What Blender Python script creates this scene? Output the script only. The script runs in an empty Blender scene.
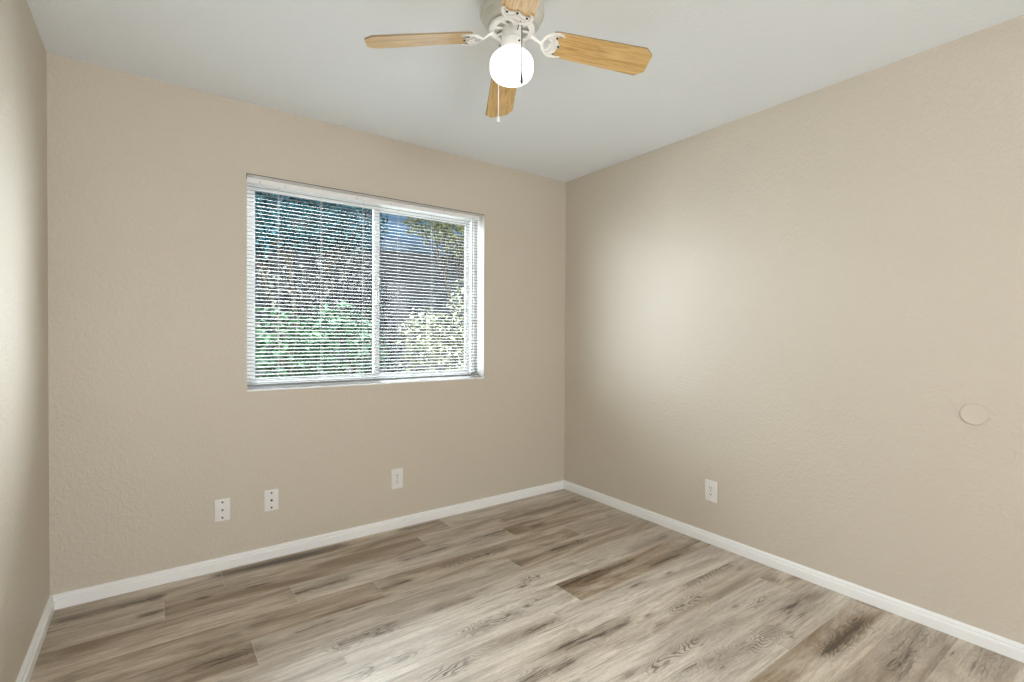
import bpy, bmesh, math, random
from mathutils import Vector, Matrix
R = math.radians
PI = math.pi
random.seed(7)
scene = bpy.context.scene
COL = scene.collection

# ------------------------------------------------------------------ camera
F, YAW, PITCH, ROLL, CH = 493.64, 0.62774, -0.01175, 0.00521, 1.221
YB, XR, XL, H, YN = 2.943, 2.658, -0.3745, 2.44, -0.42
fwd = Vector((math.sin(YAW) * math.cos(PITCH), math.cos(YAW) * math.cos(PITCH), math.sin(PITCH)))
rt = Vector((math.cos(YAW), -math.sin(YAW), 0))
up = rt.cross(fwd)
r2 = math.cos(ROLL) * rt + math.sin(ROLL) * up
u2 = -math.sin(ROLL) * rt + math.cos(ROLL) * up
cd = bpy.data.cameras.new('camera')
cd.sensor_width = 36.0
cd.lens = F / 1024 * 36.0
cd.clip_start = 0.02
cam = bpy.data.objects.new('camera', cd)
COL.objects.link(cam)
cam.matrix_world = Matrix(((r2.x, u2.x, -fwd.x, 0), (r2.y, u2.y, -fwd.y, 0), (r2.z, u2.z, -fwd.z, CH), (0, 0, 0, 1)))
scene.camera = cam

# ------------------------------------------------------------------ view, sky, lights
scene.view_settings.view_transform = 'Standard'
scene.view_settings.look = 'None'
scene.view_settings.gamma = 1.0
scene.view_settings.use_curve_mapping = False
scene.view_settings.exposure = 0.22
scene.cycles.use_denoising = True
scene.cycles.max_bounces = 10
scene.cycles.diffuse_bounces = 6
scene.cycles.sample_clamp_indirect = 6.0

SKY_STRENGTH = 0.9
w = bpy.data.worlds.new('sky')
scene.world = w
w.use_nodes = True
nt = w.node_tree
bg = nt.nodes['Background']
tc = nt.nodes.new('ShaderNodeTexCoord')
sep = nt.nodes.new('ShaderNodeSeparateXYZ')
cr = nt.nodes.new('ShaderNodeValToRGB')
cr.color_ramp.elements[0].position = 0.0
cr.color_ramp.elements[0].color = (0.16, 0.30, 0.46, 1)
cr.color_ramp.elements[1].position = 0.7
cr.color_ramp.elements[1].color = (0.10, 0.24, 0.50, 1)
nt.links.new(tc.outputs['Generated'], sep.inputs[0])
nt.links.new(sep.outputs[2], cr.inputs[0])
nt.links.new(cr.outputs[0], bg.inputs['Color'])
bg.inputs['Strength'].default_value = SKY_STRENGTH


def area(name, loc, target, sx, sy, power, col, spread=180):
    l = bpy.data.lights.new(name, 'AREA')
    l.shape = 'RECTANGLE'
    l.size, l.size_y = sx, sy
    l.energy = power
    l.color = col
    l.spread = R(spread)
    o = bpy.data.objects.new(name, l)
    COL.objects.link(o)
    o.location = loc
    o.rotation_euler = (Vector(target) - Vector(loc)).to_track_quat('-Z', 'Y').to_euler()
    return o


sl = bpy.data.lights.new('sun', 'SUN')
sl.energy = 2.2
sl.color = (1.0, 0.95, 0.86)
sl.angle = R(1.0)
sun = bpy.data.objects.new('sun', sl)
COL.objects.link(sun)
sun.location = (-3, -4, 9)
sun.rotation_euler = Vector((0.35, 0.75, -0.85)).to_track_quat('-Z', 'Y').to_euler()
# added light panel standing in for bright sky, above the camera's view
area('added_sky_fill', (1.4, 6.2, 4.85), (1.1, 3.0, 1.4), 3.6, 1.8, 2500, (0.90, 0.95, 1.0))
# added unseen fill panels either side of the shrubs, brightening the room's side walls
area('added_yard_fill_left', (-1.9, 4.5, 1.3), (-1.0, 3.0, 1.4), 4.2, 2.6, 600, (0.88, 0.93, 1.0))
area('added_yard_fill_right', (4.8, 4.5, 2.2), (3.8, 3.0, 2.0), 3.8, 4.4, 1700, (0.88, 0.93, 1.0))
# added fill lamp behind the camera, unseen, shining in through the wide opening
area('added_room_fill', (0.35, -2.1, 1.2), (0.7, 1.4, 1.9), 1.1, 1.8, 60, (0.98, 0.99, 1.0))


# ------------------------------------------------------------------ helpers
def lin(c):
    return tuple(((v / 255) / 12.92 if v / 255 <= 0.04045 else ((v / 255 + 0.055) / 1.055) ** 2.4) for v in c) + (1,)


def mat(name, col, rough=0.5, metal=0.0, spec=0.5):
    m = bpy.data.materials.new(name)
    m.use_nodes = True
    b = m.node_tree.nodes['Principled BSDF']
    b.inputs['Base Color'].default_value = tuple(col[:3]) + (1,)
    b.inputs['Roughness'].default_value = rough
    b.inputs['Metallic'].default_value = metal
    b.inputs['Specular IOR Level'].default_value = spec
    return m


def nd(m, t, **kw):
    n = m.node_tree.nodes.new(t)
    for k, v in kw.items():
        if k in n.inputs.keys():
            n.inputs[k].default_value = v
        else:
            setattr(n, k, v)
    return n


def lk(m, a, b):
    m.node_tree.links.new(a, b)


def bsdf(m):
    return m.node_tree.nodes['Principled BSDF']


def ramp(m, stops):
    n = nd(m, 'ShaderNodeValToRGB')
    e = n.color_ramp.elements
    while len(e) < len(stops):
        e.new(0.5)
    for i, (p_, c) in enumerate(stops):
        e[i].position = p_
        e[i].color = tuple(c[:3]) + (1,) if not isinstance(c, (int, float)) else (c, c, c, 1)
    return n


def math_node(m, op, a, b=None, c=None):
    n = nd(m, 'ShaderNodeMath', operation=op)
    for i, v in enumerate((a, b, c)):
        if v is None:
            continue
        if isinstance(v, (int, float)):
            n.inputs[i].default_value = v
        else:
            lk(m, v, n.inputs[i])
    return n.outputs[0]


def mixc(m, fac, a, b, blend='MIX'):
    n = nd(m, 'ShaderNodeMix', data_type='RGBA', blend_type=blend)
    for s, v in ((n.inputs[0], fac), (n.inputs[6], a), (n.inputs[7], b)):
        if isinstance(v, (int, float)):
            s.default_value = v
        elif isinstance(v, tuple):
            s.default_value = tuple(v[:3]) + (1,)
        else:
            lk(m, v, s)
    return n.outputs[2]


def noise(m, vec, scale, detail=3, rough=0.5, dist=0.0, dims='3D'):
    n = nd(m, 'ShaderNodeTexNoise', noise_dimensions=dims)
    n.inputs['Scale'].default_value = scale
    n.inputs['Detail'].default_value = detail
    n.inputs['Roughness'].default_value = rough
    n.inputs['Distortion'].default_value = dist
    if vec is not None:
        lk(m, vec, n.inputs['Vector'])
    return n.outputs[0]


def mapping(m, vec, scale=(1, 1, 1), loc=(0, 0, 0)):
    n = nd(m, 'ShaderNodeMapping')
    n.inputs['Scale'].default_value = scale
    n.inputs['Location'].default_value = loc
    lk(m, vec, n.inputs['Vector'])
    return n.outputs[0]


def bump(m, h, strength, dist, normal=None):
    n = nd(m, 'ShaderNodeBump')
    n.inputs['Strength'].default_value = strength
    n.inputs['Distance'].default_value = dist
    lk(m, h, n.inputs['Height'])
    if normal is not None:
        lk(m, normal, n.inputs['Normal'])
    return n.outputs[0]


def link(name, bm, mats, parent=None, smooth=False, loc=None):
    me = bpy.data.meshes.new(name)
    bmesh.ops.recalc_face_normals(bm, faces=bm.faces)
    bm.to_mesh(me)
    bm.free()
    for m_ in (mats if isinstance(mats, (list, tuple)) else [mats]):
        me.materials.append(m_)
    if smooth:
        for p_ in me.polygons:
            p_.use_smooth = True
        me.set_sharp_from_angle(angle=R(smooth if smooth is not True else 40))
    o = bpy.data.objects.new(name, me)
    COL.objects.link(o)
    if parent is not None:
        o.parent = parent
    if loc:
        o.location = loc
    return o


def thing(name, label, cat, loc=(0, 0, 0), rot=(0, 0, 0), group=None):
    o = bpy.data.objects.new(name, None)
    o.empty_display_size = 0.05
    COL.objects.link(o)
    o.location = loc
    o.rotation_euler = rot
    o['label'] = label
    o['category'] = cat
    if group:
        o['group'] = group
    return o


def struct(o):
    o['kind'] = 'structure'
    return o


def box(bm, x0, x1, y0, y1, z0, z1, bevel=0.0, mi=0, seg=2):
    vs = [bm.verts.new((x, y, z)) for x in (x0, x1) for y in (y0, y1) for z in (z0, z1)]
    idx = [(0, 1, 3, 2), (4, 6, 7, 5), (0, 4, 5, 1), (2, 3, 7, 6), (0, 2, 6, 4), (1, 5, 7, 3)]
    fs = [bm.faces.new([vs[i] for i in f]) for f in idx]
    for f in fs:
        f.material_index = mi
    if bevel > 0:
        es = list({e for f in fs for e in f.edges})
        r = bmesh.ops.bevel(bm, geom=es, offset=bevel, segments=seg, affect='EDGES', profile=0.6)
        for f in r['faces']:
            f.material_index = mi
    return fs


def lathe(bm, prof, n=48, c=(0, 0, 0), mi=0):
    """profile of (r, z); r = 0 closes."""
    rings = []
    for r, z in prof:
        if r < 1e-6:
            rings.append([bm.verts.new((c[0], c[1], c[2] + z))])
        else:
            rings.append([bm.verts.new((c[0] + r * math.cos(2 * PI * i / n), c[1] + r * math.sin(2 * PI * i / n), c[2] + z)) for i in range(n)])
    for a, b in zip(rings, rings[1:]):
        for i in range(n):
            j = (i + 1) % n
            if len(a) == 1 and len(b) == 1:
                continue
            if len(a) == 1:
                f = bm.faces.new((a[0], b[i], b[j]))
            elif len(b) == 1:
                f = bm.faces.new((a[i], a[j], b[0]))
            else:
                f = bm.faces.new((a[i], a[j], b[j], b[i]))
            f.material_index = mi


def tube(bm, pts, rad, n=8, cap=True, flat=1.0, mi=0):
    pts = [Vector(p_) for p_ in pts]
    rads = rad if isinstance(rad, (list, tuple)) else [rad] * len(pts)
    rings = []
    for i, p_ in enumerate(pts):
        d = (pts[min(i + 1, len(pts) - 1)] - pts[max(i - 1, 0)]).normalized()
        ref = Vector((0, 0, 1)) if abs(d.z) < 0.9 else Vector((1, 0, 0))
        a = d.cross(ref).normalized()
        b = d.cross(a).normalized()
        rings.append([bm.verts.new(p_ + rads[i] * (math.cos(2 * PI * k / n) * a + flat * math.sin(2 * PI * k / n) * b)) for k in range(n)])
    for A, B in zip(rings, rings[1:]):
        for k in range(n):
            f = bm.faces.new((A[k], A[(k + 1) % n], B[(k + 1) % n], B[k]))
            f.material_index = mi
    if cap:
        for q in (rings[0], rings[-1]):
            f = bm.faces.new(q)
            f.material_index = mi


def prism(bm, outline, z0, z1, bevel=0.0, mi=0):
    """outline in xy extruded between z0 and z1"""
    a = [bm.verts.new((x, y, z0)) for x, y in outline]
    b = [bm.verts.new((x, y, z1)) for x, y in outline]
    n = len(a)
    fs = [bm.faces.new(a), bm.faces.new(b)]
    for i in range(n):
        fs.append(bm.faces.new((a[i], a[(i + 1) % n], b[(i + 1) % n], b[i])))
    for f in fs:
        f.material_index = mi
    if bevel:
        es = list(fs[0].edges) + list(fs[1].edges)
        bmesh.ops.bevel(bm, geom=es, offset=bevel, segments=2, affect='EDGES', profile=0.6)


def children(o):
    return [c for c in bpy.data.objects if c.parent == o]


def copy_tree(o, parent=None):
    c = o.copy()
    COL.objects.link(c)
    if parent is not None:
        c.parent = parent
    for ch in children(o):
        copy_tree(ch, c)
    return c


# ------------------------------------------------------------------ materials
def paint(name, col, rough=0.42, tex=1.0, spec=0.5):
    m = mat(name, col, rough, 0, spec)
    g = nd(m, 'ShaderNodeNewGeometry').outputs['Position']
    a = noise(m, g, 55, 4, 0.55, 0.6)
    r1 = ramp(m, [(0.42, 0.0), (0.62, 1.0)])
    lk(m, a, r1.inputs[0])
    b = noise(m, g, 190, 2, 0.5)
    h = math_node(m, 'ADD', r1.outputs[0], math_node(m, 'MULTIPLY', b, 0.35))
    lk(m, bump(m, h, 0.55 * tex, 0.0022), bsdf(m).inputs['Normal'])
    c = noise(m, g, 1.3, 3, 0.6)
    lk(m, mixc(m, c, tuple(v * 0.975 for v in col[:3]), tuple(min(1, v * 1.02) for v in col[:3])), bsdf(m).inputs['Base Color'])
    return m


WALLC = (0.62, 0.562, 0.474)
M_wall = paint('wall_paint', WALLC, 0.43, 1.0, 0.5)
M_ceil = paint('ceiling_paint', (0.88, 0.935, 0.985), 0.75, 0.5, 0.3)
M_trim = mat('white_trim_paint', (0.90, 0.91, 0.91), 0.3)
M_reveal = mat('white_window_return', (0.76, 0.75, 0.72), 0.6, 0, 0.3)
M_strip = mat('dark_strip', (0.06, 0.055, 0.05), 0.8)
M_vinyl = mat('white_vinyl', (0.78, 0.79, 0.79), 0.5, 0, 0.25)
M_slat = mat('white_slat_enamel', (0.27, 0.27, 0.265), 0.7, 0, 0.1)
M_cord = mat('white_cord', (0.5, 0.5, 0.49), 0.7)
M_plate = mat('white_plate_plastic', (0.80, 0.79, 0.77), 0.3)
M_slot = mat('dark_slot', (0.02, 0.02, 0.02), 0.5)
M_screw = mat('dark_screw_metal', (0.10, 0.09, 0.08), 0.4, 0.6)
M_jack = mat('grey_jack', (0.20, 0.22, 0.18), 0.4, 0.3)
M_enamel = mat('white_fan_enamel', (0.82, 0.82, 0.79), 0.25)
M_cover = paint('painted_cover', WALLC, 0.38, 0.15)
M_chain = mat('chain_metal', (0.07, 0.068, 0.065), 0.6, 0.0, 0.2)
M_gasket = mat('grey_gasket', (0.35, 0.36, 0.37), 0.6)


def wood_floor():
    m = mat('weathered_oak_plank', (0.4, 0.33, 0.27), 0.4, 0, 0.5)
    b = bsdf(m)
    uv = nd(m, 'ShaderNodeUVMap', uv_map='plank').outputs[0]          # metres along and across one plank, offset per plank
    ar = nd(m, 'ShaderNodeAttribute', attribute_name='plank_tone').outputs['Fac']
    at = nd(m, 'ShaderNodeAttribute', attribute_name='streak').outputs['Color']
    sp = nd(m, 'ShaderNodeSeparateXYZ')
    lk(m, at, sp.inputs[0])
    dark, cath, edge = sp.outputs[0], sp.outputs[1], sp.outputs[2]
    broad = noise(m, mapping(m, uv, (1.3, 8, 1)), 1.0, 5, 0.6, 0.8)
    mid = noise(m, mapping(m, uv, (3.2, 48, 1)), 1.0, 6, 0.68, 0.7)
    fine = noise(m, mapping(m, uv, (11, 330, 1)), 1.0, 4, 0.75, 0.3)
    pores = noise(m, mapping(m, uv, (40, 420, 1)), 1.0, 2, 0.6, 0.0)
    # arched figure: nested distorted bands that follow slow warps of the grain
    warp = noise(m, mapping(m, uv, (2.6, 9, 1)), 1.0, 2, 0.5, 0.0)
    sx = nd(m, 'ShaderNodeSeparateXYZ')
    lk(m, uv, sx.inputs[0])
    ph = math_node(m, 'ADD', math_node(m, 'MULTIPLY', warp, 150.0), math_node(m, 'ADD', math_node(m, 'MULTIPLY', sx.outputs[0], 60.0), math_node(m, 'MULTIPLY', fine, 3.0)))
    wave = math_node(m, 'SINE', ph)
    r0 = ramp(m, [(0.36, 0.0), (0.64, 1.0)])
    lk(m, broad, r0.inputs[0])
    c1 = mixc(m, r0.outputs[0], lin((138, 116, 90)), lin((219, 206, 188)))
    c1 = mixc(m, math_node(m, 'MULTIPLY', ar, 0.5), c1, lin((230, 223, 214)))
    rm = ramp(m, [(0.34, 1.0), (0.53, 0.0)])
    lk(m, mid, rm.inputs[0])
    c2 = mixc(m, math_node(m, 'MULTIPLY', rm.outputs[0], 0.45), c1, lin((118, 94, 68)))
    # soft brown halo, then broken dark streaks that follow the grain
    halo = math_node(m, 'MULTIPLY', dark, 0.45)
    c2 = mixc(m, halo, c2, lin((112, 88, 62)))
    gr = math_node(m, 'ADD', math_node(m, 'MULTIPLY', mid, 1.6), math_node(m, 'MULTIPLY', fine, 0.9))
    dn = math_node(m, 'ADD', math_node(m, 'MULTIPLY', dark, 0.85), math_node(m, 'MULTIPLY', math_node(m, 'SUBTRACT', gr, 1.25), 1.9))
    rd = ramp(m, [(0.40, 0.0), (0.80, 1.0)])
    lk(m, dn, rd.inputs[0])
    c3 = mixc(m, math_node(m, 'MULTIPLY', rd.outputs[0], 0.88), c2, lin((62, 49, 38)))
    rw = ramp(m, [(0.55, 0.0), (0.85, 1.0)])
    lk(m, math_node(m, 'ADD', math_node(m, 'MULTIPLY', wave, 0.5), 0.5), rw.inputs[0])
    cf = math_node(m, 'MULTIPLY', cath, 0.85)
    c4 = mixc(m, math_node(m, 'MULTIPLY', cf, rw.outputs[0]), c3, lin((84, 68, 54)))
    rf = ramp(m, [(0.36, 0.74), (0.60, 1.08)])
    lk(m, fine, rf.inputs[0])
    rp = ramp(m, [(0.38, 0.80), (0.52, 1.0)])
    lk(m, pores, rp.inputs[0])
    c5 = mixc(m, 0.75, c4, mixc(m, 1.0, c4, rf.outputs[0], 'MULTIPLY'))
    c5 = mixc(m, 0.6, c5, mixc(m, 1.0, c5, rp.outputs[0], 'MULTIPLY'))
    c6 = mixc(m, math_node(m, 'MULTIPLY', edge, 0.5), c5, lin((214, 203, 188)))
    lk(m, c6, b.inputs['Base Color'])
    rr = math_node(m, 'ADD', math_node(m, 'MULTIPLY', fine, 0.12), 0.34)
    lk(m, rr, b.inputs['Roughness'])
    h = math_node(m, 'ADD', math_node(m, 'MULTIPLY', fine, 0.5), math_node(m, 'MULTIPLY', wave, math_node(m, 'MULTIPLY', cath, 0.3)))
    lk(m, bump(m, h, 0.25, 0.001), b.inputs['Normal'])
    return m


M_floor = wood_floor()


def oak_blade():
    m = mat('light_oak_blade', (0.6, 0.42, 0.22), 0.32, 0, 0.5)
    oc = nd(m, 'ShaderNodeTexCoord').outputs['Object']
    a = noise(m, mapping(m, oc, (4, 60, 1)), 1.0, 5, 0.65, 1.1)
    r0 = ramp(m, [(0.30, lin((176, 130, 70))), (0.46, lin((226, 188, 124))), (0.72, lin((240, 210, 154)))])
    lk(m, a, r0.inputs[0])
    f = noise(m, mapping(m, oc, (14, 240, 1)), 1.0, 3, 0.6)
    rf = ramp(m, [(0.35, 0.82), (0.6, 1.03)])
    lk(m, f, rf.inputs[0])
    lk(m, mixc(m, 1.0, r0.outputs[0], rf.outputs[0], 'MULTIPLY'), bsdf(m).inputs['Base Color'])
    return m


M_blade = oak_blade()
M_bladeedge = mat('blade_edge_band', (0.30, 0.22, 0.13), 0.5)


def glass_mat():
    m = bpy.data.materials.new('window_glass')
    m.use_nodes = True
    n = m.node_tree
    n.nodes.remove(n.nodes['Principled BSDF'])
    out = [q for q in n.nodes if q.type == 'OUTPUT_MATERIAL'][0]
    tr = n.nodes.new('ShaderNodeBsdfTransparent')
    tr.inputs[0].default_value = (0.95, 0.975, 0.965, 1)
    gl = n.nodes.new('ShaderNodeBsdfGlossy')
    gl.inputs['Roughness'].default_value = 0.0
    fr = n.nodes.new('ShaderNodeFresnel')
    fr.inputs[0].default_value = 1.6
    mx = n.nodes.new('ShaderNodeMixShader')
    # only the entry face reflects; the exit face of the thin pane is clear
    ge = n.nodes.new('ShaderNodeNewGeometry')
    inv = n.nodes.new('ShaderNodeMath')
    inv.operation = 'SUBTRACT'
    inv.inputs[0].default_value = 1.0
    n.links.new(ge.outputs['Backfacing'], inv.inputs[1])
    mu = n.nodes.new('ShaderNodeMath')
    mu.operation = 'MULTIPLY'
    n.links.new(fr.outputs[0], mu.inputs[0])
    n.links.new(inv.outputs[0], mu.inputs[1])
    n.links.new(mu.outputs[0], mx.inputs[0])
    n.links.new(tr.outputs[0], mx.inputs[1])
    n.links.new(gl.outputs[0], mx.inputs[2])
    n.links.new(mx.outputs[0], out.inputs[0])
    return m


M_glass = glass_mat()


def globe_mat():
    m = mat('lit_opal_glass', (0.92, 0.92, 0.90), 0.25)
    b = bsdf(m)
    b.inputs['Emission Color'].default_value = (1.0, 0.985, 0.96, 1)
    b.inputs['Emission Strength'].default_value = 1.7
    return m


M_globe = globe_mat()

# ------------------------------------------------------------------ room shell
T = 0.16   # wall thickness


def plain_wall(name, x0, x1, y0, y1, z0=0.0, z1=H, m=None):
    bm = bmesh.new()
    box(bm, x0, x1, y0, y1, z0, z1)
    return struct(link(name, bm, m or M_wall))


def holed_wall(name, y_in, y_out, x0, x1, z0, z1, hx0, hx1, hz0, hz1, mr):
    """wall in the xz plane with one rectangular opening; returns have their own material"""
    bm = bmesh.new()
    def ring(y, a0, a1, b0, b1):
        return [bm.verts.new((a0, y, b0)), bm.verts.new((a1, y, b0)), bm.verts.new((a1, y, b1)), bm.verts.new((a0, y, b1))]
    o1, o2 = ring(y_in, x0, x1, z0, z1), ring(y_out, x0, x1, z0, z1)
    i1, i2 = ring(y_in, hx0, hx1, hz0, hz1), ring(y_out, hx0, hx1, hz0, hz1)
    for k in range(4):
        j = (k + 1) % 4
        bm.faces.new((o1[k], o1[j], i1[j], i1[k]))
        bm.faces.new((o2[k], o2[j], i2[j], i2[k]))
        bm.faces.new((o1[k], o1[j], o2[j], o2[k]))
        f = bm.faces.new((i1[k], i1[j], i2[j], i2[k]))
        f.material_index = 1
    return struct(link(name, bm, [M_wall, mr]))


WX0, WX1, WZ0, WZ1 = 0.400, 1.889, 0.914, 2.066
holed_wall('wall_back', YB, YB + T, XL - T, XR + T, 0, H, WX0, WX1, WZ0, WZ1, M_reveal)
plain_wall('wall_right', XR, XR + T, YN - T, YB)
plain_wall('wall_left', XL - T, XL, YN - T, YB)
DX0, DX1, DH = -0.30, 2.30, 2.25
YH = -2.5
bm = bmesh.new()
box(bm, XL, DX0, YN - T, YN, 0, H)
box(bm, DX1, XR, YN - T, YN, 0, H)
box(bm, DX0, DX1, YN - T, YN, DH, H)
struct(link('wall_front', bm, M_wall))
# unseen adjoining room; the opening behind the camera is made wide for the fill
plain_wall('wall_unseen_adjoining_left', XL - T, XL, YH - T, YN - T)
plain_wall('wall_unseen_adjoining_right', XR, XR + T, YH - T, YN - T)
plain_wall('wall_unseen_adjoining_end', XL, XR, YH - T, YH)
bm = bmesh.new()
box(bm, XL - T, XR + T, YH - T, YB + T, H, H + 0.12)
struct(link('ceiling', bm, M_ceil))

# ---- floor: one mesh of planks
FEATS = [(-0.333, 0.019, 2.794, 0.035, 0.8, 0.6), (-0.05, 0.033, 2.651, 0.03, 0.9, 0.3), (0.161, 0.188, 2.665, 0.02, 0.9, 0.0), (0.278, 0.867, 2.872, 0.06, 0.9, 0.2), (0.355, 0.451, 2.642, 0.02, 0.8, 0.5), (0.537, 0.78, 2.468, 0.045, 0.7, 0.4), (0.871, 1.036, 2.27, 0.03, 0.6, 0.1), (0.32, 0.408, 2.292, 0.035, 0.7, 0.3), (0.134, 0.309, 2.119, 0.05, 0.65, 0.7), (0.465, 0.614, 2.14, 0.02, 0.5, 0.2), (0.583, 0.795, 1.95, 0.045, 0.45, 1.0), (0.716, 0.757, 2.173, 0.01, 0.6, 0.0), (0.898, 0.933, 2.084, 0.01, 0.7, 0.0), (0.142, 0.325, 2.265, 0.06, 0.35, 0.0), (0.591, 0.648, 1.739, 0.03, 0.3, 1.0), (0.724, 0.817, 1.741, 0.02, 0.3, 1.0), (1.239, 1.49, 2.884, 0.05, 0.6, 0.0), (1.855, 2.525, 2.654, 0.03, 0.7, 0.2), (2.464, 2.525, 2.646, 0.015, 1.0, 0.0), (1.962, 2.047, 2.466, 0.015, 0.8, 0.3), (1.098, 1.754, 2.5, 0.06, 0.55, 0.2), (1.237, 1.613, 2.296, 0.035, 0.4, 1.0), (1.424, 1.57, 2.131, 0.03, 0.55, 0.2), (1.825, 2.068, 2.118, 0.04, 0.6, 1.0), (1.471, 1.577, 1.935, 0.03, 0.1, 1.0), (1.439, 1.469, 1.897, 0.008, 0.8, 0.0), (1.603, 2.014, 1.781, 0.05, 0.65, 0.3), (1.261, 1.291, 1.987, 0.008, 0.7, 0.0), (2.258, 2.541, 2.288, 0.06, 0.45, 0.0), (1.71, 2.485, 2.977, 0.04, 0.4, 0.0), (1.003, 1.193, 1.959, 0.03, 0.5, 0.4), (1.027, 1.292, 1.738, 0.05, 0.35, 0.8), (1.345, 1.396, 1.748, 0.02, 0.3, 1.0), (1.213, 1.403, 1.591, 0.03, 0.7, 0.4), (0.801, 0.926, 1.571, 0.04, 0.5, 1.0), (0.945, 1.196, 1.588, 0.05, 0.35, 0.3), (1.177, 1.273, 1.348, 0.03, 0.6, 0.3), (1.296, 1.602, 1.414, 0.06, 0.6, 0.3), (1.046, 1.149, 1.372, 0.04, 0.4, 1.0), (1.535, 1.605, 1.72, 0.03, 0.5, 0.2), (1.35, 1.52, 1.764, 0.03, 0.3, 0.5), (1.89, 2.104, 1.776, 0.035, 0.75, 0.5), (2.14, 2.508, 1.689, 0.05, 0.7, 0.2), (2.21, 2.513, 1.869, 0.05, 0.45, 0.0), (1.887, 1.96, 1.584, 0.02, 0.6, 0.6), (2.125, 2.166, 1.56, 0.012, 0.9, 0.3), (2.132, 2.163, 1.504, 0.01, 0.7, 0.0), (1.858, 2.082, 1.345, 0.035, 0.25, 1.0), (2.119, 2.512, 1.441, 0.04, 0.45, 0.6), (2.475, 2.512, 1.378, 0.014, 0.8, 0.0), (2.08, 2.308, 1.3, 0.04, 0.4, 0.0), (1.527, 1.647, 1.411, 0.05, 0.65, 0.2), (1.732, 1.769, 1.376, 0.014, 0.9, 0.0), (2.106, 2.148, 1.197, 0.016, 0.8, 0.3), (1.709, 1.759, 1.315, 0.01, 0.6, 0.0), (1.751, 2.014, 1.146, 0.05, 0.45, 0.2), (1.682, 1.902, 1.032, 0.06, 0.55, 0.4), (1.888, 2.101, 1.003, 0.05, 0.5, 0.8), (2.495, 2.526, 1.215, 0.03, 0.7, 0.4), (2.458, 2.541, 1.036, 0.03, 0.8, 0.3), (2.251, 2.438, 1.056, 0.07, 0.55, 0.0), (1.462, 1.758, 1.151, 0.03, 0.15, 1.0), (1.369, 1.397, 1.182, 0.016, 0.9, 0.0), (1.487, 1.657, 1.062, 0.05, 0.4, 0.2), (2.1, 2.136, 0.949, 0.02, 0.4, 1.0), (2.183, 2.303, 1.156, 0.02, 0.3, 1.0), (2.124, 2.466, 0.819, 0.055, 0.75, 1.0), (2.435, 2.539, 0.838, 0.05, 0.4, 0.3), (2.361, 2.561, 0.635, 0.08, 0.55, 0.3), (2.476, 2.55, 1.026, 0.03, 0.7, 0.3), (2.147, 2.385, 0.625, 0.06, 0.5, 0.3), (2.318, 2.507, 0.535, 0.05, 0.4, 0.0), (2.302, 2.424, 1.0, 0.05, 0.5, 0.0), (2.435, 2.656, 0.44, 0.06, 0.5, 0.3)]
PW, PY0 = 0.183, 1.273
ROW = {8: 0.275, 7: 0.034, 6: 0.53, 5: 0.873, 4: 0.311, 3: 0.58, 2: 0.34, 1: 0.17, 0: 0.405, -1: 1.23, -2: 2.0, -3: 1.37}
TONE = {(8, 0): 0.25, (8, 1): 0.0, (7, 1): 0.2}


def build_floor():
    rnd = random.Random(11)
    bm = bmesh.new()
    uvl = bm.loops.layers.uv.new('plank')
    tl = bm.verts.layers.float.new('plank_tone')
    sl_ = bm.verts.layers.float_vector.new('streak')
    x_lo, x_hi, y_lo, y_hi = XL - T, XR + T, YH - T, YB + T
    k = math.floor((y_lo - PY0) / PW)
    G = 0.0012
    while PY0 + k * PW < y_hi:
        ya, yb_ = max(y_lo, PY0 + k * PW), min(y_hi, PY0 + (k + 1) * PW)
        off = ROW.get(k, rnd.uniform(0, 1.25))
        off -= 1.25 * math.ceil((off - x_lo) / 1.25)
        xs = []
        while off < x_hi:
            xs.append((max(off, x_lo), min(off + 1.25, x_hi)))
            off += 1.25
        for pi_, (xa, xb) in enumerate(xs):
            if xb - xa < 0.01:
                continue
            tone = rnd.random()
            tone = TONE.get((k, pi_), tone)
            ou, ov = rnd.uniform(0, 50), rnd.uniform(0, 50)
            mirror = rnd.choice((1, -1))
            visible = yb_ > -0.1
            nx = max(1, int((xb - xa) / 0.02)) if visible else 1
            ny = 10 if visible else 1
            # edge rows are duplicated close to the joint so its light bevel stays thin
            us = [xa, xa + 0.003] + [xa + 0.003 + (xb - xa - 0.006) * i / nx for i in range(1, nx)] + [xb - 0.003, xb]
            vs = [ya, ya + 0.0025] + [ya + 0.0025 + (yb_ - ya - 0.005) * i / ny for i in range(1, ny)] + [yb_ - 0.0025, yb_]
            grid = []
            for i, x in enumerate(us):
                col = []
                for j, y in enumerate(vs):
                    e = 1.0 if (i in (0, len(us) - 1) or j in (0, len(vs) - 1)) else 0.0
                    v = bm.verts.new((x, y, -0.0008 * e))
                    d = c = 0.0
                    for (fx0, fx1, fy, fw, fd, fc) in FEATS:
                        if not (ya - 0.01 < fy < yb_ + 0.01):
                            continue
                        cx = min(max(x, fx0 + 0.02), fx1 - 0.02) if fx1 - fx0 > 0.05 else (fx0 + fx1) / 2
                        q = ((x - cx) / max(0.03, fw)) ** 2 * 0.6 + ((y - fy) / (fw * 0.75)) ** 2
                        g = math.exp(-q)
                        d = max(d, g * fd)
                        c = max(c, g * fc)
                    v[sl_] = (d, c, e)
                    v[tl] = tone
                    col.append((v, (mirror * x + ou, y + ov)))
                grid.append(col)
            for i in range(len(us) - 1):
                for j in range(len(vs) - 1):
                    q = [grid[i][j], grid[i + 1][j], grid[i + 1][j + 1], grid[i][j + 1]]
                    f = bm.faces.new([a[0] for a in q])
                    for lp, a in zip(f.loops, q):
                        lp[uvl].uv = a[1]
        k += 1
    # slab below the planks
    box(bm, x_lo, x_hi, y_lo, y_hi, -0.14, -0.004)
    return struct(link('floor', bm, M_floor))


build_floor()

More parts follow.
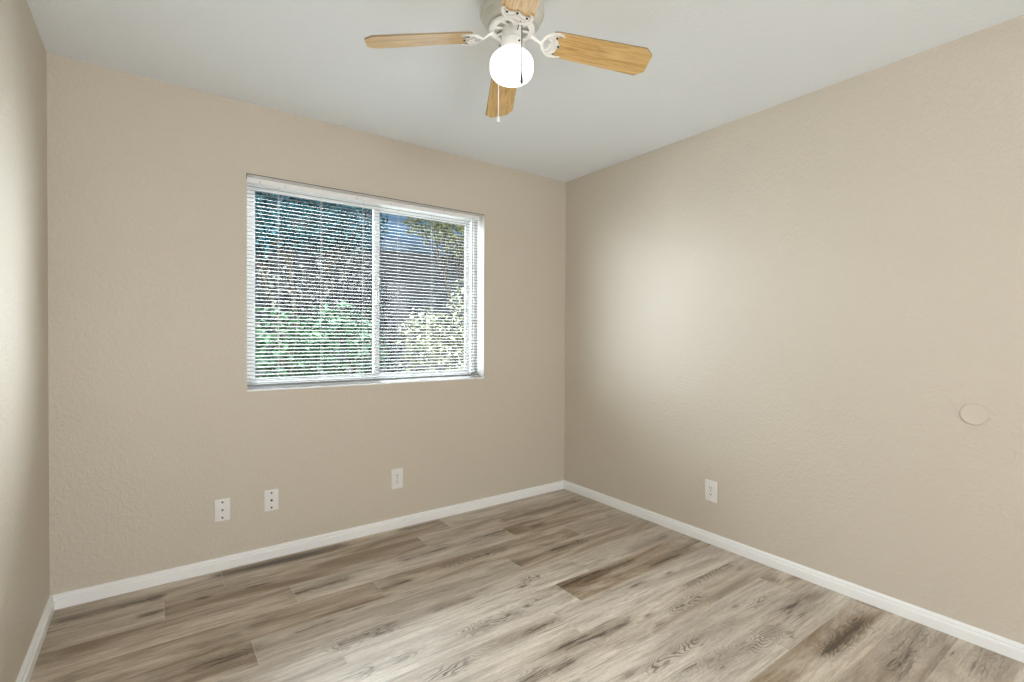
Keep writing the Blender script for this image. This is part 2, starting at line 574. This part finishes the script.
# ---- baseboards: one moulded profile run along each wall
BP = [(0, 0), (0.0190, 0), (0.0190, 0.0395), (0.0175, 0.0415), (0.0120, 0.0425), (0.0115, 0.0455), (0.0135, 0.0480), (0.0135, 0.0530), (0.0110, 0.0575), (0.0070, 0.0605), (0.0040, 0.0620), (0, 0.0620)]


def baseboard(name, a, b, nrm):
    """profile swept from a to b (xy); nrm points into the room; ends mitred at 45 degrees when flagged"""
    bm = bmesh.new()
    a, b, n = Vector(a[:2]), Vector(b[:2]), Vector(nrm)
    d = (b - a).normalized()
    A = [bm.verts.new((*(a + n * t + d * t), z + 0.001)) for t, z in BP]
    B = [bm.verts.new((*(b + n * t - d * t), z + 0.001)) for t, z in BP]
    m_ = len(BP)
    for i in range(m_):
        bm.faces.new((A[i], A[(i + 1) % m_], B[(i + 1) % m_], B[i]))
    bm.faces.new(A)
    bm.faces.new(B)
    return struct(link(name, bm, M_trim, smooth=25))


baseboard('baseboard_back', (XL, YB), (XR, YB), (0, -1))
baseboard('baseboard_right', (XR, YB), (XR, YN), (-1, 0))
baseboard('baseboard_left', (XL, YN), (XL, YB), (1, 0))
baseboard('baseboard_front', (XR, YN), (DX1 + 0.07, YN), (0, 1))

# ---- door casing behind the camera (seen only in the window glass)
bm = bmesh.new()
box(bm, DX1, DX1 + 0.06, YN, YN + 0.014, 0, DH + 0.06, 0.003)
box(bm, DX0 - 0.06, DX0, YN, YN + 0.014, 0, DH + 0.06, 0.003)
box(bm, DX0, DX1, YN, YN + 0.014, DH, DH + 0.06, 0.003)
struct(link('trim_1', bm, M_trim))

# ------------------------------------------------------------------ window
win = bpy.data.objects.new('window_1', None)
COL.objects.link(win)
win.location = (0, 0, 0)
struct(win)
YF = YB + 0.098        # room face of the vinyl frame
bm = bmesh.new()
fw = 0.024
box(bm, WX0, WX0 + fw, YF, YB + T, WZ0, WZ1, 0.002)
box(bm, WX1 - fw, WX1, YF, YB + T, WZ0, WZ1, 0.002)
box(bm, WX0 + fw, WX1 - fw, YF, YB + T, WZ1 - fw, WZ1, 0.002)
box(bm, WX0 + fw, WX1 - fw, YF, YB + T, WZ0, WZ0 + fw, 0.002)
# track ribs in the right half
box(bm, WX1 - fw - 0.012, WX1 - fw, YF + 0.012, YF + 0.016, WZ0 + fw, WZ1 - fw)
box(bm, 1.14, WX1 - fw, YF + 0.012, YF + 0.016, WZ0 + fw, WZ0 + fw + 0.010)
struct(link('window_frame', bm, M_vinyl, win))


def sash(x0, x1, z0, z1, y0, y1, sw):
    bm = bmesh.new()
    box(bm, x0, x0 + sw, y0, y1, z0, z1, 0.003)
    box(bm, x1 - sw, x1, y0, y1, z0, z1, 0.003)
    box(bm, x0 + sw, x1 - sw, y0, y1, z1 - sw, z1, 0.003)
    box(bm, x0 + sw, x1 - sw, y0, y1, z0, z0 + sw, 0.003)
    s_ = struct(link('sash', bm, M_vinyl, win))
    ym = (y0 + y1) / 2
    bm = bmesh.new()
    box(bm, x0 + sw - 0.004, x1 - sw + 0.004, ym - 0.002, ym + 0.002, z0 + sw - 0.004, z1 - sw + 0.004)
    struct(link('glass_pane', bm, M_glass, s_))
    bm = bmesh.new()
    g = 0.004
    for (a0, a1, b0, b1) in ((x0 + sw, x0 + sw + g, z0 + sw, z1 - sw), (x1 - sw - g, x1 - sw, z0 + sw, z1 - sw), (x0 + sw, x1 - sw, z0 + sw, z0 + sw + g), (x0 + sw, x1 - sw, z1 - sw - g, z1 - sw)):
        box(bm, a0, a1, ym - 0.006, ym - 0.0025, b0, b1)
    struct(link('glazing_bead', bm, M_gasket, s_))
    return s_


sash(WX0 + 0.020, 1.165, WZ0 + 0.020, WZ1 - 0.020, YF + 0.004, YF + 0.026, 0.032)
sash(1.135, WX1 - fw - 0.012, WZ0 + 0.022, WZ1 - 0.022, YF + 0.030, YF + 0.052, 0.034)
# latch on the meeting stile
bm = bmesh.new()
box(bm, 1.140, 1.156, YF - 0.008, YF + 0.004, 1.42, 1.50, 0.003)
struct(link('sash_latch', bm, M_vinyl, win))
# sill board and thin dark strips along the opening's top and upper left edge
bm = bmesh.new()
box(bm, WX0 + 0.0005, WX1 - 0.0005, YB - 0.003, YF - 0.0005, WZ0, WZ0 + 0.006, 0.001)
struct(link('window_sill', bm, M_trim, win))
bm = bmesh.new()
box(bm, WX0 - 0.002, WX1 + 0.002, YB - 0.0012, YB, WZ1, WZ1 + 0.0035)
box(bm, WX0 - 0.003, WX0, YB - 0.0012, YB, WZ1 - 0.030, WZ1 + 0.0035)
struct(link('edge_strip', bm, M_strip, win))

# ---- mini blind
YBL = YB + 0.070
blind = thing('mini_blind', 'white horizontal mini blind lowered inside the window opening with its slats open', 'window blind', (1.145, YBL, WZ1))


def rel(o):
    """build coordinates are absolute: shift the mesh so it sits right under its parent empty"""
    o.data.transform(Matrix.Translation(-Vector(o.parent.location)))
    return o


BX0, BX1 = WX0 + 0.006, WX1 - 0.006
bm = bmesh.new()
box(bm, BX0, BX1, YBL - 0.018, YBL + 0.016, WZ1 - 0.027, WZ1 - 0.001, 0.002)
rel(link('headrail', bm, M_trim, blind))
bm = bmesh.new()
SP = 0.0205
z = WZ1 - 0.045
tilt = R(12)
zs = []
bot = WZ0 + 0.030
while z > bot + 0.008:
    zs.append(z)
    n = 5
    up_, dn_ = [], []
    for i in range(n):
        s_ = -1 + 2 * i / (n - 1)
        yy = s_ * 0.0112
        zz = 0.0022 * (1 - s_ * s_)
        y2 = yy * math.cos(tilt) - zz * math.sin(tilt)
        z2 = yy * math.sin(tilt) + zz * math.cos(tilt)
        up_.append((YBL + y2, z + z2 + 0.0003))
        dn_.append((YBL + y2, z + z2 - 0.0003))
    loop = up_ + dn_[::-1]
    A = [bm.verts.new((BX0 + 0.004, a, b)) for a, b in loop]
    B = [bm.verts.new((BX1 - 0.004, a, b)) for a, b in loop]
    for i in range(len(loop)):
        j = (i + 1) % len(loop)
        bm.faces.new((A[i], A[j], B[j], B[i]))
    bm.faces.new(A)
    bm.faces.new(B)
    z -= SP
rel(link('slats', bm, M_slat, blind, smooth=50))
bm = bmesh.new()
box(bm, BX0 + 0.002, BX1 - 0.002, YBL - 0.013, YBL + 0.013, bot - 0.012, bot, 0.003)
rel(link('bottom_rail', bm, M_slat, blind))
for x in (0.567, 0.799, 1.049, 1.277, 1.519, 1.775):
    bm = bmesh.new()
    for s_ in (-1, 1):
        tube(bm, [(x, YBL + s_ * 0.0135, bot - 0.004), (x, YBL + s_ * 0.0135, WZ1 - 0.025)], 0.0008, 5)
    for zz in zs:
        tube(bm, [(x, YBL - 0.0135, zz - 0.0028), (x, YBL + 0.0135, zz - 0.0005)], 0.0005, 4)
    rel(link('ladder_cord', bm, M_cord, blind))
for x in (0.470, 0.60, 1.00, 1.22, 1.60, 1.83):
    bm = bmesh.new()
    box(bm, x - 0.006, x + 0.006, YBL - 0.020, YBL - 0.017, WZ1 - 0.026, WZ1 - 0.012, 0.001)
    rel(link('headrail_clip', bm, M_plate, blind))

# ------------------------------------------------------------------ ceiling fan
FCX, FCY = 1.049, 1.456
fan = thing('ceiling_fan', 'white flush-mount ceiling fan with four light oak blades and a lit round globe', 'ceiling fan', (FCX, FCY, H))
# heights below are measured from the ceiling
bm = bmesh.new()
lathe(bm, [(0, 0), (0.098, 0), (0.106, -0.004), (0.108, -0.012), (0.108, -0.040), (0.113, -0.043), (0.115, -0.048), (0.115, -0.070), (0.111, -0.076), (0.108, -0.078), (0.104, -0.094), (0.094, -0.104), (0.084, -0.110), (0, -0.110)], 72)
link('motor_housing', bm, mat('shaded_fan_enamel', (0.58, 0.58, 0.52), 0.3), fan, smooth=35)  # fan enamel with its shade put into the colour, greyer than the brackets
bm = bmesh.new()
lathe(bm, [(0.062, -0.112), (0.062, -0.122), (0.081, -0.122), (0.084, -0.119), (0.084, -0.115), (0.081, -0.112), (0.062, -0.112)], 60)
for k in range(8):
    a = 2 * PI * (k + 0.5) / 8
    tube(bm, [(0.030 * math.cos(a), 0.030 * math.sin(a), -0.116), (0.066 * math.cos(a), 0.066 * math.sin(a), -0.118)], 0.007, 8, flat=0.5)
fl = link('flywheel', bm, M_enamel, fan, smooth=35)
bm = bmesh.new()
lathe(bm, [(0, -0.108), (0.036, -0.110), (0.036, -0.150), (0.033, -0.152), (0.033, -0.158), (0.041, -0.160), (0.042, -0.192), (0.037, -0.195), (0, -0.195)], 48)
link('light_fitter', bm, M_enamel, fan, smooth=35)
for k in range(3):
    a = R(30 + 120 * k)
    bm = bmesh.new()
    tube(bm, [(0.038 * math.cos(a), 0.038 * math.sin(a), -0.176), (0.047 * math.cos(a), 0.047 * math.sin(a), -0.176)], 0.003, 8)
    link('set_screw', bm, M_chain, fan, smooth=True)
bm = bmesh.new()
GZ = -0.250
pr = [(0.037, GZ + 0.060)]
se = lambda v, p_: math.copysign(abs(v) ** p_, v)
for i in range(0, 28):
    t = PI * (0.12 + 0.88 * i / 28)
    pr.append((0.079 * abs(math.sin(t)) ** 0.66, GZ - 0.001 + 0.054 * se(math.cos(t), 0.80)))
pr.append((0, GZ - 0.055))
lathe(bm, pr, 64)
globe = link('glass_globe', bm, M_globe, fan, smooth=60)
globe['label'] = 'lit white opal glass globe'

# blades
def blade_outline():
    r0, r1 = 0.145, 0.517
    pts = [(r0, -0.044), (r0 + 0.006, -0.052), (r0 + 0.022, -0.055)]
    pts += [(r1 - 0.030, -0.064), (r1 - 0.002, -0.040), (r1, -0.034), (r1, 0.034), (r1 - 0.002, 0.040), (r1 - 0.030, 0.064)]
    pts += [(r0 + 0.022, 0.055), (r0 + 0.006, 0.052), (r0, 0.044)]
    return pts


DROOP = 0.137
PITCHB = R(-14)


def build_blade():
    rig = Matrix.Rotation(R(7.2), 4, 'Y') @ Matrix.Rotation(PITCHB, 4, 'X')
    bm = bmesh.new()
    prism(bm, blade_outline(), -0.003, 0.003, 0.0008)
    for f in bm.faces:
        if abs(f.normal.z) < 0.5:
            f.material_index = 1
    b = link('blade', bm, [M_blade, M_bladeedge], fan)
    # bracket: arm, lyre prongs and scalloped plate under the root, on the blade as its sub-part
    bm = bmesh.new()
    tube(bm, [(0.070, 0, 0.012), (0.085, 0, 0.005), (0.100, 0, -0.004), (0.118, 0, -0.008)], [0.009, 0.007, 0.006, 0.008], 10, flat=0.6)
    D = -0.022
    for s_ in (-1, 1):
        tube(bm, [(0.132 + D, 0, -0.008), (0.140 + D, s_ * 0.020, -0.008), (0.152 + D, s_ * 0.037, -0.008), (0.168 + D, s_ * 0.048, -0.008), (0.188 + D, s_ * 0.052, -0.008), (0.203 + D, s_ * 0.048, -0.008), (0.208 + D, s_ * 0.042, -0.008)],
             [0.006, 0.007, 0.007, 0.007, 0.006, 0.005, 0.003], 10, flat=0.6)
        tube(bm, [(0.150 + D, s_ * 0.030, -0.008), (0.163 + D, s_ * 0.020, -0.008), (0.166 + D, s_ * 0.010, -0.008), (0.178 + D, 0, -0.008)], [0.004, 0.005, 0.005, 0.006], 8, flat=0.6)
        tube(bm, [(0.166 + D, s_ * 0.040, -0.008), (0.180 + D, s_ * 0.030, -0.008), (0.186 + D, s_ * 0.020, -0.008), (0.180 + D, s_ * 0.010, -0.008)], [0.005, 0.005, 0.004, 0.003], 8, flat=0.6)
    prism(bm, [(x + D, y) for x, y in ((0.150, -0.030), (0.176, -0.045), (0.190, -0.045), (0.184, -0.026), (0.190, -0.012), (0.202, 0.0), (0.190, 0.012), (0.184, 0.026), (0.190, 0.045), (0.176, 0.045), (0.150, 0.030), (0.164, 0.016), (0.156, 0.0), (0.164, -0.016))], -0.0075, -0.0035, 0.001)
    k = link('blade_bracket', bm, M_enamel, b, smooth=40)
    k['label'] = 'white scrolled metal blade bracket'
    for (x, y) in ((0.160, -0.034), (0.160, 0.034), (0.172, 0)):
        bm = bmesh.new()
        lathe(bm, [(0, -0.0115), (0.003, -0.0110), (0.0045, -0.009), (0.0045, -0.007)], 12, (x, y, 0))
        link('bracket_screw', bm, M_chain, b, smooth=True)
    return b, rig


b0, rig = build_blade()
for i, az in enumerate((-29, 61, 151, 241)):
    b = b0 if i == 0 else copy_tree(b0, fan)
    b.matrix_local = Matrix.Translation((0, 0, -DROOP)) @ Matrix.Rotation(R(az), 4, 'Z') @ rig


def bead_chain(bm, p0, p1, r=0.0023):
    p0, p1 = Vector(p0), Vector(p1)
    tube(bm, [p0, p1], 0.0018, 6)
    L = (p1 - p0).length
    n = int(L / 0.0042)
    for i in range(n):
        c = p0.lerp(p1, (i + 0.5) / n)
        lathe(bm, [(0, r), (r * 0.87, r * 0.5), (r * 0.87, -r * 0.5), (0, -r)], 6, c)


# chain hanging in front of the globe, and the longer one behind it
tocam = Vector((-FCX, -FCY, 0)).normalized()
side = Vector((-tocam.y, tocam.x, 0))
p = tocam * 0.098 + side * 0.034
bm = bmesh.new()
tube(bm, [tocam * 0.030 + side * 0.020 + Vector((0, 0, -0.135)), tocam * 0.060 + side * 0.024 + Vector((0, 0, -0.133)), p + Vector((0, 0, -0.140))], 0.0016, 6)
bead_chain(bm, p + Vector((0, 0, -0.140)), p + Vector((0, 0, -0.318)))
ch = link('pull_chain', bm, M_chain, fan)
bm = bmesh.new()
lathe(bm, [(0, 0.0), (0.002, -0.002), (0.0028, -0.015), (0.0052, -0.034), (0.0048, -0.042), (0, -0.045)], 16, p + Vector((0, 0, -0.316)))
link('pull_knob', bm, mat('grey_pull', (0.10, 0.097, 0.095), 0.5), ch, smooth=True)
p = -tocam * 0.084 - side * 0.050
bm = bmesh.new()
tube(bm, [-tocam * 0.030 - side * 0.020 + Vector((0, 0, -0.135)), p + Vector((0, 0, -0.140))], 0.0016, 6)
bead_chain(bm, p + Vector((0, 0, -0.140)), p + Vector((0, 0, -0.392)))
ch = link('pull_chain', bm, M_plate, fan)
bm = bmesh.new()
lathe(bm, [(0, 0.0), (0.003, -0.002), (0.0045, -0.010), (0.0085, -0.022), (0.0085, -0.026), (0.004, -0.028), (0, -0.030)], 18, p + Vector((0, 0, -0.388)))
link('pull_knob', bm, M_plate, ch, smooth=True)

# ------------------------------------------------------------------ wall plates
def plate_base(name, label, cat, loc, rotz, group=None, pw=0.035, ph=0.057):
    """built facing -y, plate back at y = 0"""
    t = thing(name, label, cat, loc, (0, 0, rotz), group)
    bm = bmesh.new()
    box(bm, -pw, pw, -0.0075, 0.0, -ph, ph, 0.0025)
    link('face_plate', bm, M_plate, t, smooth=40)
    return t


def disc(bm, x, z, r, y0, y1, n=16):
    A = [bm.verts.new((x + r * math.cos(2 * PI * i / n), y0, z + r * math.sin(2 * PI * i / n))) for i in range(n)]
    B = [bm.verts.new((x + r * math.cos(2 * PI * i / n), y1, z + r * math.sin(2 * PI * i / n))) for i in range(n)]
    bm.faces.new(A)
    bm.faces.new(B)
    for i in range(n):
        bm.faces.new((A[i], A[(i + 1) % n], B[(i + 1) % n], B[i]))


def cable_plate(label, loc, jack):
    t = plate_base('cable_wall_plate', label, 'wall plate', loc, 0)
    for zz in (0.040, -0.040):
        bm = bmesh.new()
        disc(bm, 0, zz, 0.0050, -0.0090, -0.004)
        link('screw', bm, M_screw, t, smooth=40)
    bm = bmesh.new()
    disc(bm, 0, 0, 0.0062, -0.012, -0.004, 6)
    disc(bm, 0, 0, 0.0042, -0.015, -0.006, 14)
    link('cable_jack', bm, jack, t, smooth=40)
    return t


cable_plate('white cable plate lowest and nearest the left wall, greenish jack between two dark screws', (0.285, YB, 0.309), M_jack)
cable_plate('white cable plate with black jack, right of the other cable plate under the window', (0.517, YB, 0.315), M_slot)


def outlet(label, loc, rotz):
    t = plate_base('duplex_outlet', label, 'power outlet', loc, rotz, None, 0.0385, 0.062)
    for zz in (0.0195, -0.0195):
        bm = bmesh.new()
        out = []
        for i in range(28):
            a = 2 * PI * i / 28
            out.append((0.0172 * math.cos(a), max(-0.0135, min(0.0135, 0.0172 * math.sin(a)))))
        A = [bm.verts.new((x, -0.0100, zz + z_)) for x, z_ in out]
        B = [bm.verts.new((x, -0.004, zz + z_)) for x, z_ in out]
        bm.faces.new(A)
        bm.faces.new(B)
        for i in range(28):
            bm.faces.new((A[i], A[(i + 1) % 28], B[(i + 1) % 28], B[i]))
        s_ = link('socket', bm, M_plate, t)
        bm = bmesh.new()
        box(bm, -0.0075, -0.0052, -0.0104, -0.0090, zz - 0.001, zz + 0.008)
        box(bm, 0.0052, 0.0075, -0.0104, -0.0090, zz - 0.001, zz + 0.007)
        disc(bm, 0, zz - 0.0075, 0.0026, -0.0104, -0.0090, 12)
        link('slots', bm, M_slot, s_)
    bm = bmesh.new()
    disc(bm, 0, 0, 0.0028, -0.0090, -0.004)
    link('screw', bm, M_chain, t, smooth=40)
    return t


outlet('white power outlet on the window wall beneath the middle of the window', (1.241, YB, 0.312), 0)
outlet('white power outlet on the right-hand wall above its baseboard', (XR, 1.653, 0.310), R(-90))

# round blank cover
t = thing('round_cover_plate', 'round cover plate painted beige like the right-hand wall it sits on', 'wall plate', (XR, 0.509, 0.914), (0, 0, R(-90)))
bm = bmesh.new()
prof = [(0.0425, 0.0), (0.0430, -0.0045), (0.0415, -0.0070), (0.0385, -0.0080), (0.0355, -0.0074), (0, -0.0074)]
n = 64
rings = []
for r, y in prof:
    rings.append([bm.verts.new((r * math.cos(2 * PI * i / n), y, r * math.sin(2 * PI * i / n))) for i in range(n)] if r > 0 else [bm.verts.new((0, y, 0))])
for a, b in zip(rings, rings[1:]):
    for i in range(n):
        j = (i + 1) % n
        bm.faces.new((a[i], a[j], b[j], b[i]) if len(b) > 1 else (a[i], a[j], b[0]))
link('cover_disc', bm, M_cover, t, smooth=30)

# ------------------------------------------------------------------ outside the window
GZ0 = -0.15


def leaf_mat(name, c1, c2, rough=0.65, trans=0.2):
    m = mat(name, c1, rough, 0, 0.2)
    b = bsdf(m)
    oi = nd(m, 'ShaderNodeNewGeometry').outputs['Random Per Island']
    lk(m, mixc(m, oi, c1, c2), b.inputs['Base Color'])
    b.inputs['Transmission Weight'].default_value = 0.0
    n = m.node_tree
    out = [q for q in n.nodes if q.type == 'OUTPUT_MATERIAL'][0]
    tl = n.nodes.new('ShaderNodeBsdfTranslucent')
    n.links.new(b.inputs['Base Color'].links[0].from_socket, tl.inputs[0])
    mx = n.nodes.new('ShaderNodeMixShader')
    mx.inputs[0].default_value = trans
    n.links.new(b.outputs[0], mx.inputs[1])
    n.links.new(tl.outputs[0], mx.inputs[2])
    n.links.new(mx.outputs[0], out.inputs[0])
    return m


M_bark = mat('bark', (0.16, 0.12, 0.09), 0.9)


def plant(name, label, cat, loc, blobs, nleaf, size, m, group=None, trunk=0.04, seed=1):
    """blobs: (dx, dy, z, rx, ry, rz) crown masses; leaves are folded blades on their shells"""
    rnd = random.Random(seed)
    t = thing(name, label, cat, loc, group=group)
    bm = bmesh.new()
    tot = sum(b[3] * b[5] for b in blobs)
    for (dx, dy, z, rx, ry, rz) in blobs:
        for _ in range(int(nleaf * rx * rz / tot)):
            d = Vector((rnd.gauss(0, 1), rnd.gauss(0, 1), rnd.gauss(0, 1))).normalized()
            q = rnd.uniform(0.55, 1.05)
            c = Vector((dx + d.x * rx * q, dy + d.y * ry * q, z + d.z * rz * q))
            if c.z < 0.05:
                continue
            a = Vector((rnd.uniform(-1, 1), rnd.uniform(-1, 1), rnd.uniform(-0.9, 0.4))).normalized()
            nrm = (d + Vector((rnd.uniform(-1, 1), rnd.uniform(-1, 1), rnd.uniform(-0.5, 1.2)))).normalized()
            s_ = a.cross(nrm).normalized()
            nrm = s_.cross(a)
            L, W = size * rnd.uniform(0.6, 1.3), size * rnd.uniform(0.22, 0.36)
            v = [bm.verts.new(c), bm.verts.new(c + a * L * 0.45 + s_ * W + nrm * W * 0.3), bm.verts.new(c + a * L), bm.verts.new(c + a * L * 0.45 - s_ * W + nrm * W * 0.3)]
            bm.faces.new((v[0], v[1], v[2]))
            bm.faces.new((v[0], v[2], v[3]))
    link('foliage', bm, m, t)
    bm = bmesh.new()
    for (dx, dy, z, rx, ry, rz) in blobs:
        tube(bm, [(0, 0, 0), (dx * 0.3, dy * 0.3, z * 0.4), (dx, dy, z)], [trunk, trunk * 0.7, trunk * 0.35], 7)
        for _ in range(5):
            e = Vector((dx + rnd.uniform(-1, 1) * rx * 0.8, dy + rnd.uniform(-1, 1) * ry * 0.8, z + rnd.uniform(-0.3, 1) * rz * 0.8))
            tube(bm, [(dx * 0.6, dy * 0.6, z * 0.7), tuple(e)], [trunk * 0.4, trunk * 0.12], 5)
    link('branches', bm, M_bark, t)
    return t


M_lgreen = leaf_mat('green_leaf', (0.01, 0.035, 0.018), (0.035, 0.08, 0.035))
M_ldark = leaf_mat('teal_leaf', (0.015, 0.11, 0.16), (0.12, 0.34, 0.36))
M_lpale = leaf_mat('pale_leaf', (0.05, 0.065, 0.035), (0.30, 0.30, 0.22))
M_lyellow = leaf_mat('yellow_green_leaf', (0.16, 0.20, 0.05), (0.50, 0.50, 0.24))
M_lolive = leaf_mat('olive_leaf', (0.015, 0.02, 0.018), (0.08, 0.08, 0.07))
M_ground = mat('yard_ground', (0.2, 0.18, 0.13), 0.95)
g = nd(M_ground, 'ShaderNodeNewGeometry').outputs['Position']
rg = ramp(M_ground, [(0.35, (0.05, 0.07, 0.03)), (0.65, (0.13, 0.11, 0.08))])
lk(M_ground, noise(M_ground, g, 3.0, 6, 0.7), rg.inputs[0])
lk(M_ground, rg.outputs[0], bsdf(M_ground).inputs['Base Color'])
bm = bmesh.new()
box(bm, -20, 24, YB + T + 0.02, 30, GZ0 - 0.1, GZ0)
yard = struct(link('ground', bm, M_ground))

# neighbouring house
M_stucco = paint('lilac_grey_stucco', (0.28, 0.27, 0.32), 0.85, 2.0, 0.2)
M_roof = mat('slate_blue_roofing', (0.10, 0.16, 0.25), 0.8)
M_fascia = mat('fascia_paint', (0.16, 0.24, 0.36), 0.6)
HY = 10.0
EZ = 2.98
house = thing('neighbour_house', 'plain lilac grey house wall with blue roof edge, outside the right window pane', 'house', (3.0, HY, GZ0))
bm = bmesh.new()
box(bm, -8, 9, 0, 5, 0, EZ - GZ0)
link('house_wall', bm, M_stucco, house)
bm = bmesh.new()
# gabled roof, ridge along x
vs = [(-8.6, -0.5, EZ - GZ0 - 0.02), (9.6, -0.5, EZ - GZ0 - 0.02), (9.6, 2.5, EZ - GZ0 + 0.75), (-8.6, 2.5, EZ - GZ0 + 0.75), (9.6, 5.5, EZ - GZ0 - 0.02), (-8.6, 5.5, EZ - GZ0 - 0.02)]
V = [bm.verts.new(v) for v in vs] + [bm.verts.new((v[0], v[1], v[2] + 0.10)) for v in vs]
for f in ((0, 1, 2, 3), (3, 2, 4, 5), (6, 7, 8, 9), (9, 8, 10, 11), (0, 1, 7, 6), (5, 4, 10, 11), (1, 2, 8, 7), (2, 4, 10, 8), (0, 3, 9, 6), (3, 5, 11, 9)):
    bm.faces.new([V[i] for i in f])
link('roof', bm, M_roof, house)
bm = bmesh.new()
box(bm, -8.6, 9.6, -0.53, -0.50, EZ - GZ0 - 0.06, EZ - GZ0 + 0.11)
link('fascia', bm, M_fascia, house)
# shallow stucco band and downpipe of the far wall
bm = bmesh.new()
tube(bm, [(-0.9, -0.06, 0.05), (-0.9, -0.06, EZ - GZ0 - 0.05)], 0.04, 12)
link('downpipe', bm, M_fascia, house)

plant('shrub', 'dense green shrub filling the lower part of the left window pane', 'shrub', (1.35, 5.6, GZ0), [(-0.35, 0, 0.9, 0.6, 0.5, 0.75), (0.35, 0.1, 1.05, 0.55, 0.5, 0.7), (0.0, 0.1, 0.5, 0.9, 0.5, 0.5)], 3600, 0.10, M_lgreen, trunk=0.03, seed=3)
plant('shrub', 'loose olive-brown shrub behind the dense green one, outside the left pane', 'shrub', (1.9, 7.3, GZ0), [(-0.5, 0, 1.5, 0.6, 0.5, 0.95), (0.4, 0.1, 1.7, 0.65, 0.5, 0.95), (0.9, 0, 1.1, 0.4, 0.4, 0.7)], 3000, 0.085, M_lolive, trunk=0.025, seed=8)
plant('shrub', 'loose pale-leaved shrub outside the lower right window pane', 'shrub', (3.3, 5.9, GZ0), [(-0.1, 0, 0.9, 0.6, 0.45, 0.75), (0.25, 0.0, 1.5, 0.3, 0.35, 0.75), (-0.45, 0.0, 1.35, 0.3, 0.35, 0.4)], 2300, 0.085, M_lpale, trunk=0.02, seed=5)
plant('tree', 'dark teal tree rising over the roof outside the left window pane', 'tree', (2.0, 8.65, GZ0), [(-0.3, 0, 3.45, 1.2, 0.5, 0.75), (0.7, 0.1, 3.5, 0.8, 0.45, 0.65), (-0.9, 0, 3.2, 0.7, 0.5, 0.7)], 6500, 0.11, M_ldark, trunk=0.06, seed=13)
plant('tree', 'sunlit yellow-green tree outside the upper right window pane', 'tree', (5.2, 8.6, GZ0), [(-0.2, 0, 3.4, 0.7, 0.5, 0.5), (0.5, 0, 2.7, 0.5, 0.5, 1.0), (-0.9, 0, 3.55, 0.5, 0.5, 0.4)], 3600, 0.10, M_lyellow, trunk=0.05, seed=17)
